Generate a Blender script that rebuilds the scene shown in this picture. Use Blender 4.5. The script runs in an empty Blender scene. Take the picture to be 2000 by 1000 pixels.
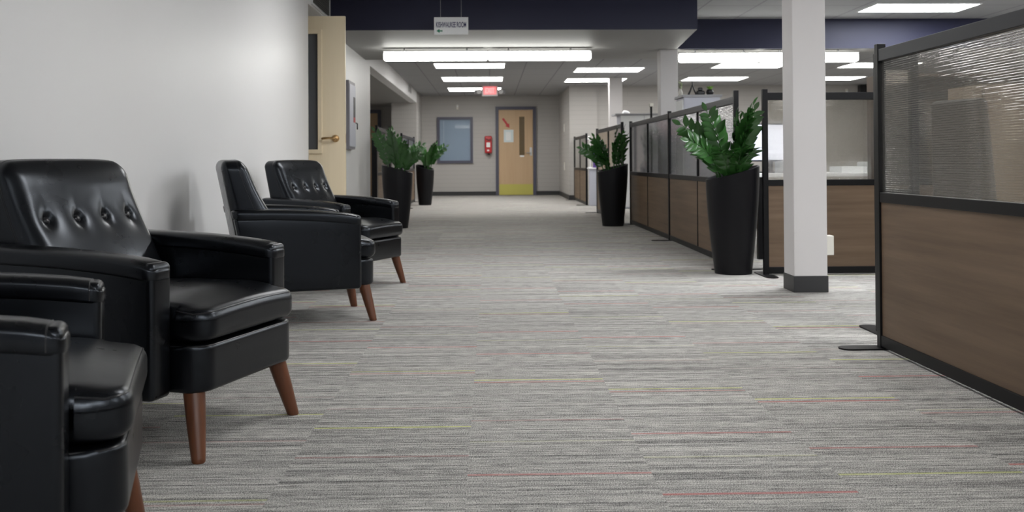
import bpy, bmesh, math, random
from mathutils import Vector, Matrix, noise
C = bpy.context.scene
COL = C.collection
R = math.radians
PI = math.pi

# ------------------------------------------------------------------ camera, world, exposure
F_PX = 1900.0                      # focal length in pixels of the 2000 px wide frame
cam_d = bpy.data.cameras.new('camera')
cam = bpy.data.objects.new('camera', cam_d); COL.objects.link(cam)
cam_d.sensor_fit = 'HORIZONTAL'; cam_d.sensor_width = 36.0
cam_d.lens = 36.0 * F_PX / 2000.0
cam_d.shift_y = -0.1045
cam_d.clip_start = 0.05; cam_d.clip_end = 100
yaw = math.atan(43 / F_PX); pitch = R(0.70); roll = -0.006
cam.matrix_world = (Matrix.Translation((0, 0, 0.85)) @ Matrix.Rotation(-yaw, 4, 'Z')
                    @ Matrix.Rotation(PI / 2 + pitch, 4, 'X') @ Matrix.Rotation(roll, 4, 'Z'))
cam_d.dof.use_dof = True; cam_d.dof.focus_distance = 3.6; cam_d.dof.aperture_fstop = 5.6
C.camera = cam

w = bpy.data.worlds.new('world'); C.world = w; w.use_nodes = True
w.node_tree.nodes['Background'].inputs[0].default_value = (0.80, 0.90, 1.0, 1)
w.node_tree.nodes['Background'].inputs[1].default_value = 0.1
C.view_settings.view_transform = 'Standard'; C.view_settings.look = 'None'
C.view_settings.exposure = 0.0; C.view_settings.gamma = 1.0
C.view_settings.use_curve_mapping = False
NEAR_E, FAR_E, TUBE_E = 16.0, 12.0, 10.0       # radiance of the troffers and of the strip lights
SIDE_E = 35.0

# ------------------------------------------------------------------ geometry helpers
class MB:
    def __init__(s): s.bm = bmesh.new()
    def box(s, x0, x1, y0, y1, z0, z1, bev=0.0, M=None):
        g = bmesh.ops.create_cube(s.bm, size=1.0)
        vs = g['verts']
        for v in vs:
            v.co = Vector(((x0 + x1) / 2 + v.co.x * (x1 - x0), (y0 + y1) / 2 + v.co.y * (y1 - y0), (z0 + z1) / 2 + v.co.z * (z1 - z0)))
        if bev > 0:
            es = list({e for v in vs for e in v.link_edges})
            r = bmesh.ops.bevel(s.bm, geom=es, offset=bev, segments=2, affect='EDGES', profile=0.6)
            vs = list({v for f in r['faces'] for v in f.verts} | {v for v in vs if v.is_valid})
        if M is not None:
            for v in vs: v.co = M @ v.co
        return s
    def quad(s, pts):
        s.bm.faces.new([s.bm.verts.new(p) for p in pts]); return s
    def prism(s, poly, z0, z1):
        a = [s.bm.verts.new((x, y, z0)) for x, y in poly]; b = [s.bm.verts.new((x, y, z1)) for x, y in poly]
        s.bm.faces.new(a[::-1]); s.bm.faces.new(b)
        for i in range(len(a)):
            j = (i + 1) % len(a); s.bm.faces.new([a[i], a[j], b[j], b[i]])
        return s
    def ring_loft(s, rings, cap0=True, cap1=True, closed=True):
        L = [[s.bm.verts.new(p) for p in r] for r in rings]
        n = len(L[0])
        for a, b in zip(L, L[1:]):
            for i in range(n if closed else n - 1):
                j = (i + 1) % n; s.bm.faces.new([a[i], a[j], b[j], b[i]])
        if cap0: s.bm.faces.new(L[0][::-1])
        if cap1: s.bm.faces.new(L[-1])
        return s
    def lathe(s, prof, n=32, c=(0, 0, 0), cap0=True, cap1=True, M=None):
        rings = []
        for r, z in prof:
            ring = [Vector((c[0] + r * math.cos(2 * PI * i / n), c[1] + r * math.sin(2 * PI * i / n), c[2] + z)) for i in range(n)]
            if M is not None: ring = [M @ p for p in ring]
            rings.append(ring)
        return s.ring_loft(rings, cap0, cap1)
    def tube(s, pts, r, n=8, closed=False, r1=None):
        pts = [Vector(p) for p in pts]; m = len(pts); rings = []
        up = Vector((0, 0, 1)); prev = None
        for i, p in enumerate(pts):
            if closed: t = pts[(i + 1) % m] - pts[i - 1]
            else: t = pts[min(i + 1, m - 1)] - pts[max(i - 1, 0)]
            t.normalize()
            if prev is None:
                a = up if abs(t.z) < 0.9 else Vector((1, 0, 0))
                u = t.cross(a).normalized()
            else:
                u = (prev - t * prev.dot(t)); u = u.normalized() if u.length > 1e-6 else t.orthogonal().normalized()
            prev = u; v = t.cross(u)
            rr = r if r1 is None else r + (r1 - r) * i / (m - 1)
            rings.append([p + (u * math.cos(2 * PI * k / n) + v * math.sin(2 * PI * k / n)) * rr for k in range(n)])
        if closed: return s.ring_loft(rings + [rings[0]], False, False)
        return s.ring_loft(rings)
    def rbox(s, lo, hi, r, n=(6, 6, 6), k=3, deform=None):
        """rounded box on a regular surface grid, then deformed vertex by vertex"""
        ax = []
        for a in range(3):
            e = [lo[a] + r * (i / k) for i in range(k)]
            m = [lo[a] + r + (hi[a] - lo[a] - 2 * r) * i / n[a] for i in range(n[a] + 1)]
            f = [hi[a] - r + r * ((i + 1) / k) for i in range(k)]
            ax.append(e + m + f)
        N = [len(a) - 1 for a in ax]; cache = {}
        def vert(i, j, l):
            key = (i, j, l)
            if key in cache: return cache[key]
            p = Vector((ax[0][i], ax[1][j], ax[2][l]))
            q = Vector([min(max(p[a], lo[a] + r), hi[a] - r) for a in range(3)])
            d = p - q
            if d.length > 1e-9: p = q + d.normalized() * r
            if deform: p = deform(p)
            cache[key] = s.bm.verts.new(p); return cache[key]
        def face(a, b, c, d):
            try: s.bm.faces.new([vert(*a), vert(*b), vert(*c), vert(*d)])
            except ValueError: pass
        for i in range(N[0]):
            for j in range(N[1]):
                face((i, j, N[2]), (i + 1, j, N[2]), (i + 1, j + 1, N[2]), (i, j + 1, N[2]))
                face((i, j + 1, 0), (i + 1, j + 1, 0), (i + 1, j, 0), (i, j, 0))
        for i in range(N[0]):
            for l in range(N[2]):
                face((i, 0, l), (i + 1, 0, l), (i + 1, 0, l + 1), (i, 0, l + 1))
                face((i, N[1], l + 1), (i + 1, N[1], l + 1), (i + 1, N[1], l), (i, N[1], l))
        for j in range(N[1]):
            for l in range(N[2]):
                face((0, j, l + 1), (0, j + 1, l + 1), (0, j + 1, l), (0, j, l))
                face((N[0], j, l), (N[0], j + 1, l), (N[0], j + 1, l + 1), (N[0], j, l + 1))
        return s
    def mesh(s, name, mat, smooth=False):
        bmesh.ops.recalc_face_normals(s.bm, faces=s.bm.faces[:])
        if smooth:
            for f in s.bm.faces: f.smooth = True
            for e in s.bm.edges:
                if len(e.link_faces) == 2 and e.calc_face_angle(0) > R(42): e.smooth = False
        me = bpy.data.meshes.new(name); s.bm.to_mesh(me); s.bm.free()
        me.materials.append(mat); return me

def tag(o, label, cat, group=None, kind=None):
    o['label'] = label; o['category'] = cat
    if group: o['group'] = group
    if kind: o['kind'] = kind
    return o
def obj(name, mb, mat, parent=None, smooth=False, loc=(0, 0, 0), rotz=0):
    me = mb.mesh(name, mat, smooth) if isinstance(mb, MB) else mb
    o = bpy.data.objects.new(name, me); COL.objects.link(o)
    o.location = loc; o.rotation_euler = (0, 0, rotz)
    if parent: o.parent = parent
    return o
def thing(name, label, cat, loc=(0, 0, 0), rotz=0, group=None, kind=None):
    o = bpy.data.objects.new(name, None); COL.objects.link(o); o.empty_display_size = 0.1
    o.location = loc; o.rotation_euler = (0, 0, rotz)
    return tag(o, label, cat, group, kind)
def struct(name, mb, mat, label, cat, parent=None):
    return tag(obj(name, mb, mat, parent), label, cat, None, 'structure')
def copy_tree(o, loc, rotz, label):
    kids = {}
    for x in bpy.data.objects:
        if x.parent: kids.setdefault(x.parent.name, []).append(x)
    r = o.copy(); COL.objects.link(r); r.location = loc; r.rotation_euler = (0, 0, rotz); r['label'] = label
    for ch in kids.get(o.name, []):
        c = ch.copy(); COL.objects.link(c); c.parent = r
        for g in kids.get(ch.name, []):
            d = g.copy(); COL.objects.link(d); d.parent = c
    return r

# ------------------------------------------------------------------ materials
def new_mat(name):
    m = bpy.data.materials.new(name); m.use_nodes = True
    nt = m.node_tree; return m, nt, nt.nodes['Principled BSDF']
def N(nt, t, **kw):
    n = nt.nodes.new(t)
    for k, v in kw.items(): setattr(n, k, v)
    return n
def plain(name, col, rough=0.5, metal=0.0, spec=0.5, bump=0.0, scale=200.0, var=0.0):
    m, nt, b = new_mat(name)
    b.inputs['Base Color'].default_value = (*col, 1); b.inputs['Roughness'].default_value = rough
    b.inputs['Metallic'].default_value = metal; b.inputs['Specular IOR Level'].default_value = spec
    tc = N(nt, 'ShaderNodeTexCoord'); no = N(nt, 'ShaderNodeTexNoise'); no.inputs['Scale'].default_value = scale
    nt.links.new(tc.outputs['Object'], no.inputs['Vector'])
    if bump > 0:
        bu = N(nt, 'ShaderNodeBump'); bu.inputs['Strength'].default_value = bump; bu.inputs['Distance'].default_value = 0.001
        nt.links.new(no.outputs['Fac'], bu.inputs['Height']); nt.links.new(bu.outputs['Normal'], b.inputs['Normal'])
    if var > 0:
        hs = N(nt, 'ShaderNodeHueSaturation'); hs.inputs['Color'].default_value = (*col, 1)
        mr = N(nt, 'ShaderNodeMapRange'); mr.inputs[3].default_value = 1 - var; mr.inputs[4].default_value = 1 + var
        nt.links.new(no.outputs['Fac'], mr.inputs[0]); nt.links.new(mr.outputs[0], hs.inputs['Value'])
        nt.links.new(hs.outputs['Color'], b.inputs['Base Color'])
    return m
def emit(name, col, strength):
    m, nt, b = new_mat(name)
    b.inputs['Base Color'].default_value = (0.8, 0.8, 0.8, 1)
    b.inputs['Emission Color'].default_value = (*col, 1); b.inputs['Emission Strength'].default_value = strength
    return m
def wood(name, c0, c1, axis, scale=1.0, rough=0.5):
    """straight grain running along the given local axis"""
    m, nt, b = new_mat(name); L = nt.links
    tc = N(nt, 'ShaderNodeTexCoord'); mp = N(nt, 'ShaderNodeMapping')
    sc = [28 * scale] * 3; sc[axis] = 1.3 * scale; mp.inputs['Scale'].default_value = sc
    n1 = N(nt, 'ShaderNodeTexNoise'); n1.inputs['Scale'].default_value = 1.0; n1.inputs['Detail'].default_value = 6; n1.inputs['Roughness'].default_value = 0.6
    mp2 = N(nt, 'ShaderNodeMapping'); sc2 = [5 * scale] * 3; sc2[axis] = 0.5 * scale; mp2.inputs['Scale'].default_value = sc2
    n2 = N(nt, 'ShaderNodeTexNoise'); n2.inputs['Scale'].default_value = 1.0; n2.inputs['Detail'].default_value = 3
    mx = N(nt, 'ShaderNodeMath', operation='MULTIPLY_ADD'); mx.inputs[1].default_value = 0.6
    ad = N(nt, 'ShaderNodeMath', operation='MULTIPLY'); ad.inputs[1].default_value = 0.4
    cr = N(nt, 'ShaderNodeValToRGB'); cr.color_ramp.elements[0].position = 0.34; cr.color_ramp.elements[1].position = 0.66
    cr.color_ramp.elements[0].color = (*c0, 1); cr.color_ramp.elements[1].color = (*c1, 1)
    L.new(tc.outputs['Object'], mp.inputs[0]); L.new(tc.outputs['Object'], mp2.inputs[0])
    L.new(mp.outputs[0], n1.inputs['Vector']); L.new(mp2.outputs[0], n2.inputs['Vector'])
    L.new(n2.outputs['Fac'], ad.inputs[0]); L.new(n1.outputs['Fac'], mx.inputs[0]); L.new(ad.outputs[0], mx.inputs[2])
    L.new(mx.outputs[0], cr.inputs[0]); L.new(cr.outputs[0], b.inputs['Base Color'])
    b.inputs['Roughness'].default_value = rough
    return m
def carpet_mat():
    m, nt, b = new_mat('striped_carpet'); L = nt.links
    tc = N(nt, 'ShaderNodeTexCoord'); sp = N(nt, 'ShaderNodeSeparateXYZ'); L.new(tc.outputs['Object'], sp.inputs[0])
    def math_(op, a, b_=None, c=None):
        n = N(nt, 'ShaderNodeMath', operation=op)
        for i, v in enumerate((a, b_, c)):
            if v is None: continue
            if isinstance(v, (int, float)): n.inputs[i].default_value = v
            else: L.new(v, n.inputs[i])
        return n.outputs[0]
    x, y = sp.outputs['X'], sp.outputs['Y']
    col = math_('FLOOR', math_('DIVIDE', math_('ADD', x, 0.066), 0.5))
    row = math_('FLOOR', math_('DIVIDE', math_('ADD', y, math_('MULTIPLY', col, 0.17)), 0.5))
    cv = N(nt, 'ShaderNodeCombineXYZ'); L.new(col, cv.inputs[0]); L.new(row, cv.inputs[1])
    wn = N(nt, 'ShaderNodeTexWhiteNoise'); wn.noise_dimensions = '2D'; L.new(cv.outputs[0], wn.inputs['Vector'])
    yy = math_('ADD', y, math_('MULTIPLY', wn.outputs['Value'], 53.0))
    def stripes(fx, fy, detail, dist=0.0):
        c = N(nt, 'ShaderNodeCombineXYZ'); L.new(math_('MULTIPLY', x, fx), c.inputs[0]); L.new(math_('MULTIPLY', yy, fy), c.inputs[1])
        n = N(nt, 'ShaderNodeTexNoise'); n.noise_dimensions = '2D'; n.inputs['Scale'].default_value = 1; n.inputs['Detail'].default_value = detail
        n.inputs['Roughness'].default_value = 0.6; n.inputs['Distortion'].default_value = dist
        L.new(c.outputs[0], n.inputs['Vector']); return n.outputs['Fac']
    s1 = stripes(0.9, 70, 2); s2 = stripes(14, 210, 2); s3 = stripes(300, 380, 1); s0 = stripes(0.2, 11, 2)
    v = math_('MULTIPLY', s1, 0.22)
    v = math_('MULTIPLY_ADD', s2, 0.25, v); v = math_('MULTIPLY_ADD', s3, 0.46, v); v = math_('MULTIPLY_ADD', s0, 0.07, v)
    cr = N(nt, 'ShaderNodeValToRGB'); e = cr.color_ramp.elements
    e[0].position = 0.375; e[0].color = (0.050, 0.049, 0.050, 1); e[1].position = 0.635; e[1].color = (0.80, 0.78, 0.74, 1)
    for p, c in ((0.455, (0.19, 0.185, 0.18)), (0.52, (0.43, 0.417, 0.395)), (0.575, (0.57, 0.555, 0.525))):
        q = cr.color_ramp.elements.new(p); q.color = (*c, 1)
    L.new(v, cr.inputs[0])
    # accent yarns: a thin red and a thin yellow line at different heights in some tiles
    def accent(period, off, width, colr, prev, amount):
        ph = math_('FRACT', math_('DIVIDE', math_('ADD', y, math_('MULTIPLY_ADD', col, 0.173, off)), period))
        c2 = N(nt, 'ShaderNodeCombineXYZ')
        L.new(col, c2.inputs[0]); L.new(math_('FLOOR', math_('DIVIDE', math_('ADD', y, math_('MULTIPLY_ADD', col, 0.173, off)), period)), c2.inputs[1]); c2.inputs[2].default_value = off
        wn2 = N(nt, 'ShaderNodeTexWhiteNoise'); wn2.noise_dimensions = '3D'; L.new(c2.outputs[0], wn2.inputs['Vector'])
        on = math_('LESS_THAN', ph, width / period)
        k = math_('MULTIPLY', on, math_('MULTIPLY_ADD', wn2.outputs['Value'], amount, 0.08))
        k = math_('MULTIPLY', k, math_('MULTIPLY_ADD', s3, 1.6, 0.1)); k = math_('MINIMUM', math_('MULTIPLY', k, 0.85), 0.72); k = math_('MAXIMUM', k, 0.0)
        mx = N(nt, 'ShaderNodeMix', data_type='RGBA'); L.new(k, mx.inputs[0]); L.new(prev, mx.inputs[6]); mx.inputs[7].default_value = (*colr, 1)
        return mx.outputs[2]
    c = accent(0.55, 0.11, 0.014, (0.55, 0.16, 0.15), cr.outputs[0], 0.9)
    c = accent(0.83, 0.37, 0.013, (0.62, 0.66, 0.22), c, 1.3)
    L.new(c, b.inputs['Base Color']); b.inputs['Roughness'].default_value = 0.95; b.inputs['Specular IOR Level'].default_value = 0.1
    bu = N(nt, 'ShaderNodeBump'); bu.inputs['Strength'].default_value = 0.35; bu.inputs['Distance'].default_value = 0.003
    L.new(s3, bu.inputs['Height']); L.new(bu.outputs['Normal'], b.inputs['Normal'])
    return m
def leather_mat():
    m, nt, b = new_mat('black_leather'); L = nt.links
    b.inputs['Base Color'].default_value = (0.0015, 0.0016, 0.0022, 1)
    b.inputs['Specular IOR Level'].default_value = 0.45
    b.inputs['Specular Tint'].default_value = (0.80, 0.88, 1.0, 1)  # blue sheen of bluish light put into the reflection colour
    tc = N(nt, 'ShaderNodeTexCoord')
    n1 = N(nt, 'ShaderNodeTexVoronoi'); n1.inputs['Scale'].default_value = 420
    n2 = N(nt, 'ShaderNodeTexNoise'); n2.inputs['Scale'].default_value = 9; n2.inputs['Detail'].default_value = 3
    n3 = N(nt, 'ShaderNodeTexNoise'); n3.inputs['Scale'].default_value = 18; n3.inputs['Detail'].default_value = 2
    for n in (n1, n2, n3): L.new(tc.outputs['Object'], n.inputs['Vector'])
    mr = N(nt, 'ShaderNodeMapRange'); mr.inputs[3].default_value = 0.24; mr.inputs[4].default_value = 0.33
    L.new(n2.outputs['Fac'], mr.inputs[0]); L.new(mr.outputs[0], b.inputs['Roughness'])
    b1 = N(nt, 'ShaderNodeBump'); b1.inputs['Strength'].default_value = 0.05; b1.inputs['Distance'].default_value = 0.0006
    b2 = N(nt, 'ShaderNodeBump'); b2.inputs['Strength'].default_value = 0.06; b2.inputs['Distance'].default_value = 0.004
    L.new(n1.outputs['Distance'], b1.inputs['Height']); L.new(n3.outputs['Fac'], b2.inputs['Height'])
    L.new(b1.outputs['Normal'], b2.inputs['Normal']); L.new(b2.outputs['Normal'], b.inputs['Normal'])
    return m
def poly_mat(name, tint, flute, clear):
    """twin-wall polycarbonate: see-through, ribbed along its length, glossy skin"""
    m, nt, b = new_mat(name); L = nt.links; out = nt.nodes['Material Output']; nt.nodes.remove(b)
    tc = N(nt, 'ShaderNodeTexCoord'); wv = N(nt, 'ShaderNodeTexWave', wave_type='BANDS', bands_direction='Z')
    wv.inputs['Scale'].default_value = flute; wv.inputs['Distortion'].default_value = 0.6; wv.inputs['Detail'].default_value = 1
    no = N(nt, 'ShaderNodeTexNoise'); no.inputs['Scale'].default_value = 1; mp = N(nt, 'ShaderNodeMapping'); mp.inputs['Scale'].default_value = (4, 4, 90)
    L.new(tc.outputs['Object'], wv.inputs['Vector']); L.new(tc.outputs['Object'], mp.inputs[0]); L.new(mp.outputs[0], no.inputs['Vector'])
    ad = N(nt, 'ShaderNodeMath', operation='ADD'); L.new(wv.outputs['Fac'], ad.inputs[0]); L.new(no.outputs['Fac'], ad.inputs[1])
    bu = N(nt, 'ShaderNodeBump'); bu.inputs['Strength'].default_value = 0.7; bu.inputs['Distance'].default_value = 0.0012; L.new(ad.outputs[0], bu.inputs['Height'])
    tr = N(nt, 'ShaderNodeBsdfTransparent'); tr.inputs[0].default_value = (*[math.sqrt(t) for t in tint], 1)
    rf = N(nt, 'ShaderNodeBsdfRefraction'); rf.inputs['Color'].default_value = (*[math.sqrt(t) for t in tint], 1); rf.inputs['IOR'].default_value = 1.12; rf.inputs['Roughness'].default_value = 0.07
    L.new(bu.outputs['Normal'], rf.inputs['Normal'])
    df = N(nt, 'ShaderNodeBsdfTranslucent'); df.inputs[0].default_value = (0.50, 0.49, 0.46, 1)
    m1 = N(nt, 'ShaderNodeMixShader'); m1.inputs[0].default_value = 1 - clear; L.new(tr.outputs[0], m1.inputs[1]); L.new(rf.outputs[0], m1.inputs[2])
    m2 = N(nt, 'ShaderNodeMixShader'); m2.inputs[0].default_value = 0.05; L.new(m1.outputs[0], m2.inputs[1]); L.new(df.outputs[0], m2.inputs[2])
    gl = N(nt, 'ShaderNodeBsdfGlossy'); gl.inputs['Roughness'].default_value = 0.07; gl.inputs['Color'].default_value = (0.9, 0.9, 0.9, 1); L.new(bu.outputs['Normal'], gl.inputs['Normal'])
    fr = N(nt, 'ShaderNodeFresnel'); fr.inputs['IOR'].default_value = 1.45
    ge = N(nt, 'ShaderNodeNewGeometry'); iv = N(nt, 'ShaderNodeMath', operation='SUBTRACT'); iv.inputs[0].default_value = 1.0; L.new(ge.outputs['Backfacing'], iv.inputs[1])
    fm = N(nt, 'ShaderNodeMath', operation='MULTIPLY'); L.new(fr.outputs[0], fm.inputs[0]); L.new(iv.outputs[0], fm.inputs[1])
    m3 = N(nt, 'ShaderNodeMixShader'); L.new(fm.outputs[0], m3.inputs[0]); L.new(m2.outputs[0], m3.inputs[1]); L.new(gl.outputs[0], m3.inputs[2])
    L.new(m3.outputs[0], out.inputs['Surface'])
    return m
def glass_mat(name, tint):
    m, nt, b = new_mat(name); L = nt.links; out = nt.nodes['Material Output']; nt.nodes.remove(b)
    tr = N(nt, 'ShaderNodeBsdfTransparent'); tr.inputs[0].default_value = (*tint, 1)
    gl = N(nt, 'ShaderNodeBsdfGlossy'); gl.inputs['Roughness'].default_value = 0.03
    fr = N(nt, 'ShaderNodeFresnel'); fr.inputs['IOR'].default_value = 1.3
    ge = N(nt, 'ShaderNodeNewGeometry'); iv = N(nt, 'ShaderNodeMath', operation='SUBTRACT'); iv.inputs[0].default_value = 1.0; L.new(ge.outputs['Backfacing'], iv.inputs[1])
    fm = N(nt, 'ShaderNodeMath', operation='MULTIPLY'); L.new(fr.outputs[0], fm.inputs[0]); L.new(iv.outputs[0], fm.inputs[1])
    mx = N(nt, 'ShaderNodeMixShader'); L.new(fm.outputs[0], mx.inputs[0]); L.new(tr.outputs[0], mx.inputs[1]); L.new(gl.outputs[0], mx.inputs[2])
    L.new(mx.outputs[0], out.inputs['Surface']); return m
def ceiling_mat():
    m, nt, b = new_mat('ceiling_tile'); L = nt.links
    tc = N(nt, 'ShaderNodeTexCoord'); br = N(nt, 'ShaderNodeTexBrick'); br.offset = 0.0
    br.inputs['Scale'].default_value = 1; br.inputs['Brick Width'].default_value = 0.61; br.inputs['Row Height'].default_value = 1.22
    br.inputs['Mortar Size'].default_value = 0.012; br.inputs['Mortar Smooth'].default_value = 0.2
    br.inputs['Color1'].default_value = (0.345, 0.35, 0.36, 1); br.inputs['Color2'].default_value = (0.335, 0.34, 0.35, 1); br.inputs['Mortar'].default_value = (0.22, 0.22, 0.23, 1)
    L.new(tc.outputs['Object'], br.inputs['Vector']); L.new(br.outputs['Color'], b.inputs['Base Color'])
    no = N(nt, 'ShaderNodeTexNoise'); no.inputs['Scale'].default_value = 160; L.new(tc.outputs['Object'], no.inputs['Vector'])
    bu = N(nt, 'ShaderNodeBump'); bu.inputs['Strength'].default_value = 0.2; bu.inputs['Distance'].default_value = 0.002
    L.new(no.outputs['Fac'], bu.inputs['Height']); L.new(bu.outputs['Normal'], b.inputs['Normal']); b.inputs['Roughness'].default_value = 0.9
    return m
def block_wall_mat(name, col):
    """painted masonry: faint courses"""
    m, nt, b = new_mat(name); L = nt.links
    tc = N(nt, 'ShaderNodeTexCoord'); sp = N(nt, 'ShaderNodeSeparateXYZ'); cb = N(nt, 'ShaderNodeCombineXYZ')
    L.new(tc.outputs['Object'], sp.inputs[0]); L.new(sp.outputs['X'], cb.inputs[0]); L.new(sp.outputs['Z'], cb.inputs[1])
    br = N(nt, 'ShaderNodeTexBrick'); br.inputs['Scale'].default_value = 1; br.inputs['Brick Width'].default_value = 6; br.inputs['Row Height'].default_value = 0.102
    br.inputs['Mortar Size'].default_value = 0.006; br.inputs['Mortar Smooth'].default_value = 0.6
    br.inputs['Color1'].default_value = (*col, 1); br.inputs['Color2'].default_value = (*col, 1); br.inputs['Mortar'].default_value = (*[c * 0.88 for c in col], 1)
    L.new(cb.outputs[0], br.inputs['Vector']); L.new(br.outputs['Color'], b.inputs['Base Color']); b.inputs['Roughness'].default_value = 0.6
    return m

M = {}
M['carpet'] = carpet_mat()
M['wall'] = plain('wall_paint', (0.76, 0.757, 0.76), 0.42, spec=0.35, bump=0.06, scale=90)
M['block'] = block_wall_mat('painted_block', (0.43, 0.414, 0.397))
M['column'] = plain('column_paint', (0.65, 0.63, 0.63), 0.5, spec=0.3)
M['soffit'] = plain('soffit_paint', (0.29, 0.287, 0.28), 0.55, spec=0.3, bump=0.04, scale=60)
M['navy'] = plain('navy_paint', (0.026, 0.028, 0.060), 0.5, spec=0.35)
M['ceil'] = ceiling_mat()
M['rubber'] = plain('black_rubber_base', (0.028, 0.028, 0.030), 0.5)
M['leather'] = leather_mat()
M['piping'] = plain('leather_piping', (0.012, 0.012, 0.014), 0.28)
M['legwood'] = wood('walnut_leg', (0.080, 0.026, 0.011), (0.165, 0.058, 0.024), 2, 1.0, 0.38)
M['oakdoor'] = wood('pale_maple_veneer', (0.80, 0.68, 0.48), (0.85, 0.73, 0.53), 2, 0.7, 0.45)
M['fardoor'] = wood('honey_veneer', (0.50, 0.34, 0.20), (0.56, 0.395, 0.24), 2, 0.7, 0.5)
M['lamx'] = wood('brown_laminate', (0.108, 0.068, 0.040), (0.195, 0.131, 0.083), 0, 1.0, 0.55)
M['blackmetal'] = plain('black_powder_coat', (0.006, 0.006, 0.007), 0.40, spec=0.22, bump=0.05, scale=900)
M['greyrail'] = plain('charcoal_rail', (0.020, 0.021, 0.025), 0.40, spec=0.3)
M['poly'] = poly_mat('twin_wall_polycarbonate', (0.70, 0.68, 0.64), 34, 0.80)
M['polysmoke'] = poly_mat('smoked_polycarbonate', (0.36, 0.36, 0.38), 30, 0.72)
M['frame'] = plain('slate_door_frame', (0.072, 0.072, 0.105), 0.45)
M['brass'] = plain('aged_brass', (0.50, 0.33, 0.16), 0.28, metal=1.0)
M['kick'] = plain('brass_kick_plate', (0.52, 0.48, 0.12), 0.35, metal=0.3)
M['steel'] = plain('brushed_steel', (0.55, 0.55, 0.55), 0.35, metal=1.0)
M['pot'] = plain('matt_black_pot', (0.005, 0.005, 0.007), 0.42, spec=0.25, bump=0.05, scale=120)
M['soil'] = plain('potting_soil', (0.018, 0.013, 0.010), 0.95, bump=0.6, scale=60)
M['leaf'] = plain('glossy_leaf', (0.030, 0.098, 0.022), 0.22, spec=0.6, var=0.35, scale=14)
M['leafpale'] = plain('fresh_leaf', (0.20, 0.42, 0.06), 0.4)
M['leafgrey'] = plain('sage_leaf', (0.30, 0.36, 0.20), 0.5)
M['white'] = plain('white_paint', (0.86, 0.87, 0.88), 0.45)
M['offwhite'] = plain('white_plastic', (0.74, 0.72, 0.66), 0.4)
M['cabinet'] = plain('pale_grey_laminate', (0.52, 0.53, 0.60), 0.45)
M['cabtop'] = plain('grey_cabinet_top', (0.34, 0.34, 0.36), 0.5)
M['blackplastic'] = plain('black_plastic', (0.014, 0.014, 0.016), 0.4)
M['red'] = plain('red_enamel', (0.46, 0.020, 0.025), 0.35)
M['purple'] = plain('purple_card', (0.095, 0.045, 0.24), 0.5)
M['paper'] = plain('white_paper', (0.78, 0.80, 0.80), 0.7)
M['paperblue'] = plain('pale_blue_paper', (0.62, 0.70, 0.72), 0.7)
M['navyink'] = plain('navy_ink', (0.025, 0.025, 0.12), 0.6)
M['greenink'] = plain('green_ink', (0.02, 0.20, 0.11), 0.6)
M['panelgrey'] = plain('grey_steel_panel', (0.24, 0.23, 0.26), 0.45)
M['blind'] = plain('pale_blue_blind', (0.50, 0.56, 0.66), 0.5)
M['glass'] = glass_mat('clear_glass', (0.85, 0.88, 0.9))
M['darkglass'] = plain('dark_door_glass', (0.10, 0.105, 0.115), 0.2)
M['amberglass'] = plain('wired_amber_glass', (0.11, 0.070, 0.024), 0.25)
M['fabric'] = plain('charcoal_mesh_fabric', (0.018, 0.018, 0.020), 0.8)
M['desk'] = wood('tan_desk_laminate', (0.30, 0.215, 0.13), (0.38, 0.28, 0.18), 0, 1.0, 0.5)
M['oakbrown'] = wood('brown_oak_veneer', (0.135, 0.100, 0.068), (0.180, 0.136, 0.094), 2, 0.8, 0.5)
M['darkwood'] = wood('dark_walnut_veneer', (0.040, 0.028, 0.020), (0.075, 0.052, 0.036), 2, 0.8, 0.5)
M['grille'] = plain('grey_grille', (0.16, 0.16, 0.155), 0.5)
M['poster'] = plain('rust_poster', (0.30, 0.12, 0.09), 0.6)
M['added_light'] = emit('added_troffer_lens', (1.0, 0.995, 0.985), NEAR_E)  # lens of the unseen troffers added as fill
M['side_light'] = emit('troffer_lens_side', (0.96, 0.985, 1.0), SIDE_E)
M['far_light'] = emit('troffer_lens_far', (1.0, 0.985, 0.95), FAR_E)
M['tube_light'] = emit('strip_light_lens', (1.0, 1.0, 0.94), TUBE_E)
M['exitred'] = emit('exit_red', (1.0, 0.07, 0.09), 0.85)
M['exittext'] = emit('exit_letters', (1.0, 0.42, 0.42), 1.0)
M['screen'] = emit('monitor_screen', (0.62, 0.68, 1.0), 0.55)

# ------------------------------------------------------------------ the setting
WX = -1.68            # left wall face
HN, HF, HS, HH = 2.60, 2.47, 2.23, 2.20     # near ceiling, far ceiling, soffit, hall ceiling
struct('floor', MB().box(-5, 9.6, -7.2, 25, -0.1, 0), M['carpet'], 'grey carpet tiles with fine cross stripes and red and yellow yarns', 'floor')
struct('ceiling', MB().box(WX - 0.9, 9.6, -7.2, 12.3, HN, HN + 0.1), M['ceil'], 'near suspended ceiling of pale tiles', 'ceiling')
struct('ceiling_far', MB().box(WX, 9.6, 12.5, 24.3, HF, HF + 0.1), M['ceil'], 'far suspended ceiling beyond the navy beam', 'ceiling')
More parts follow.
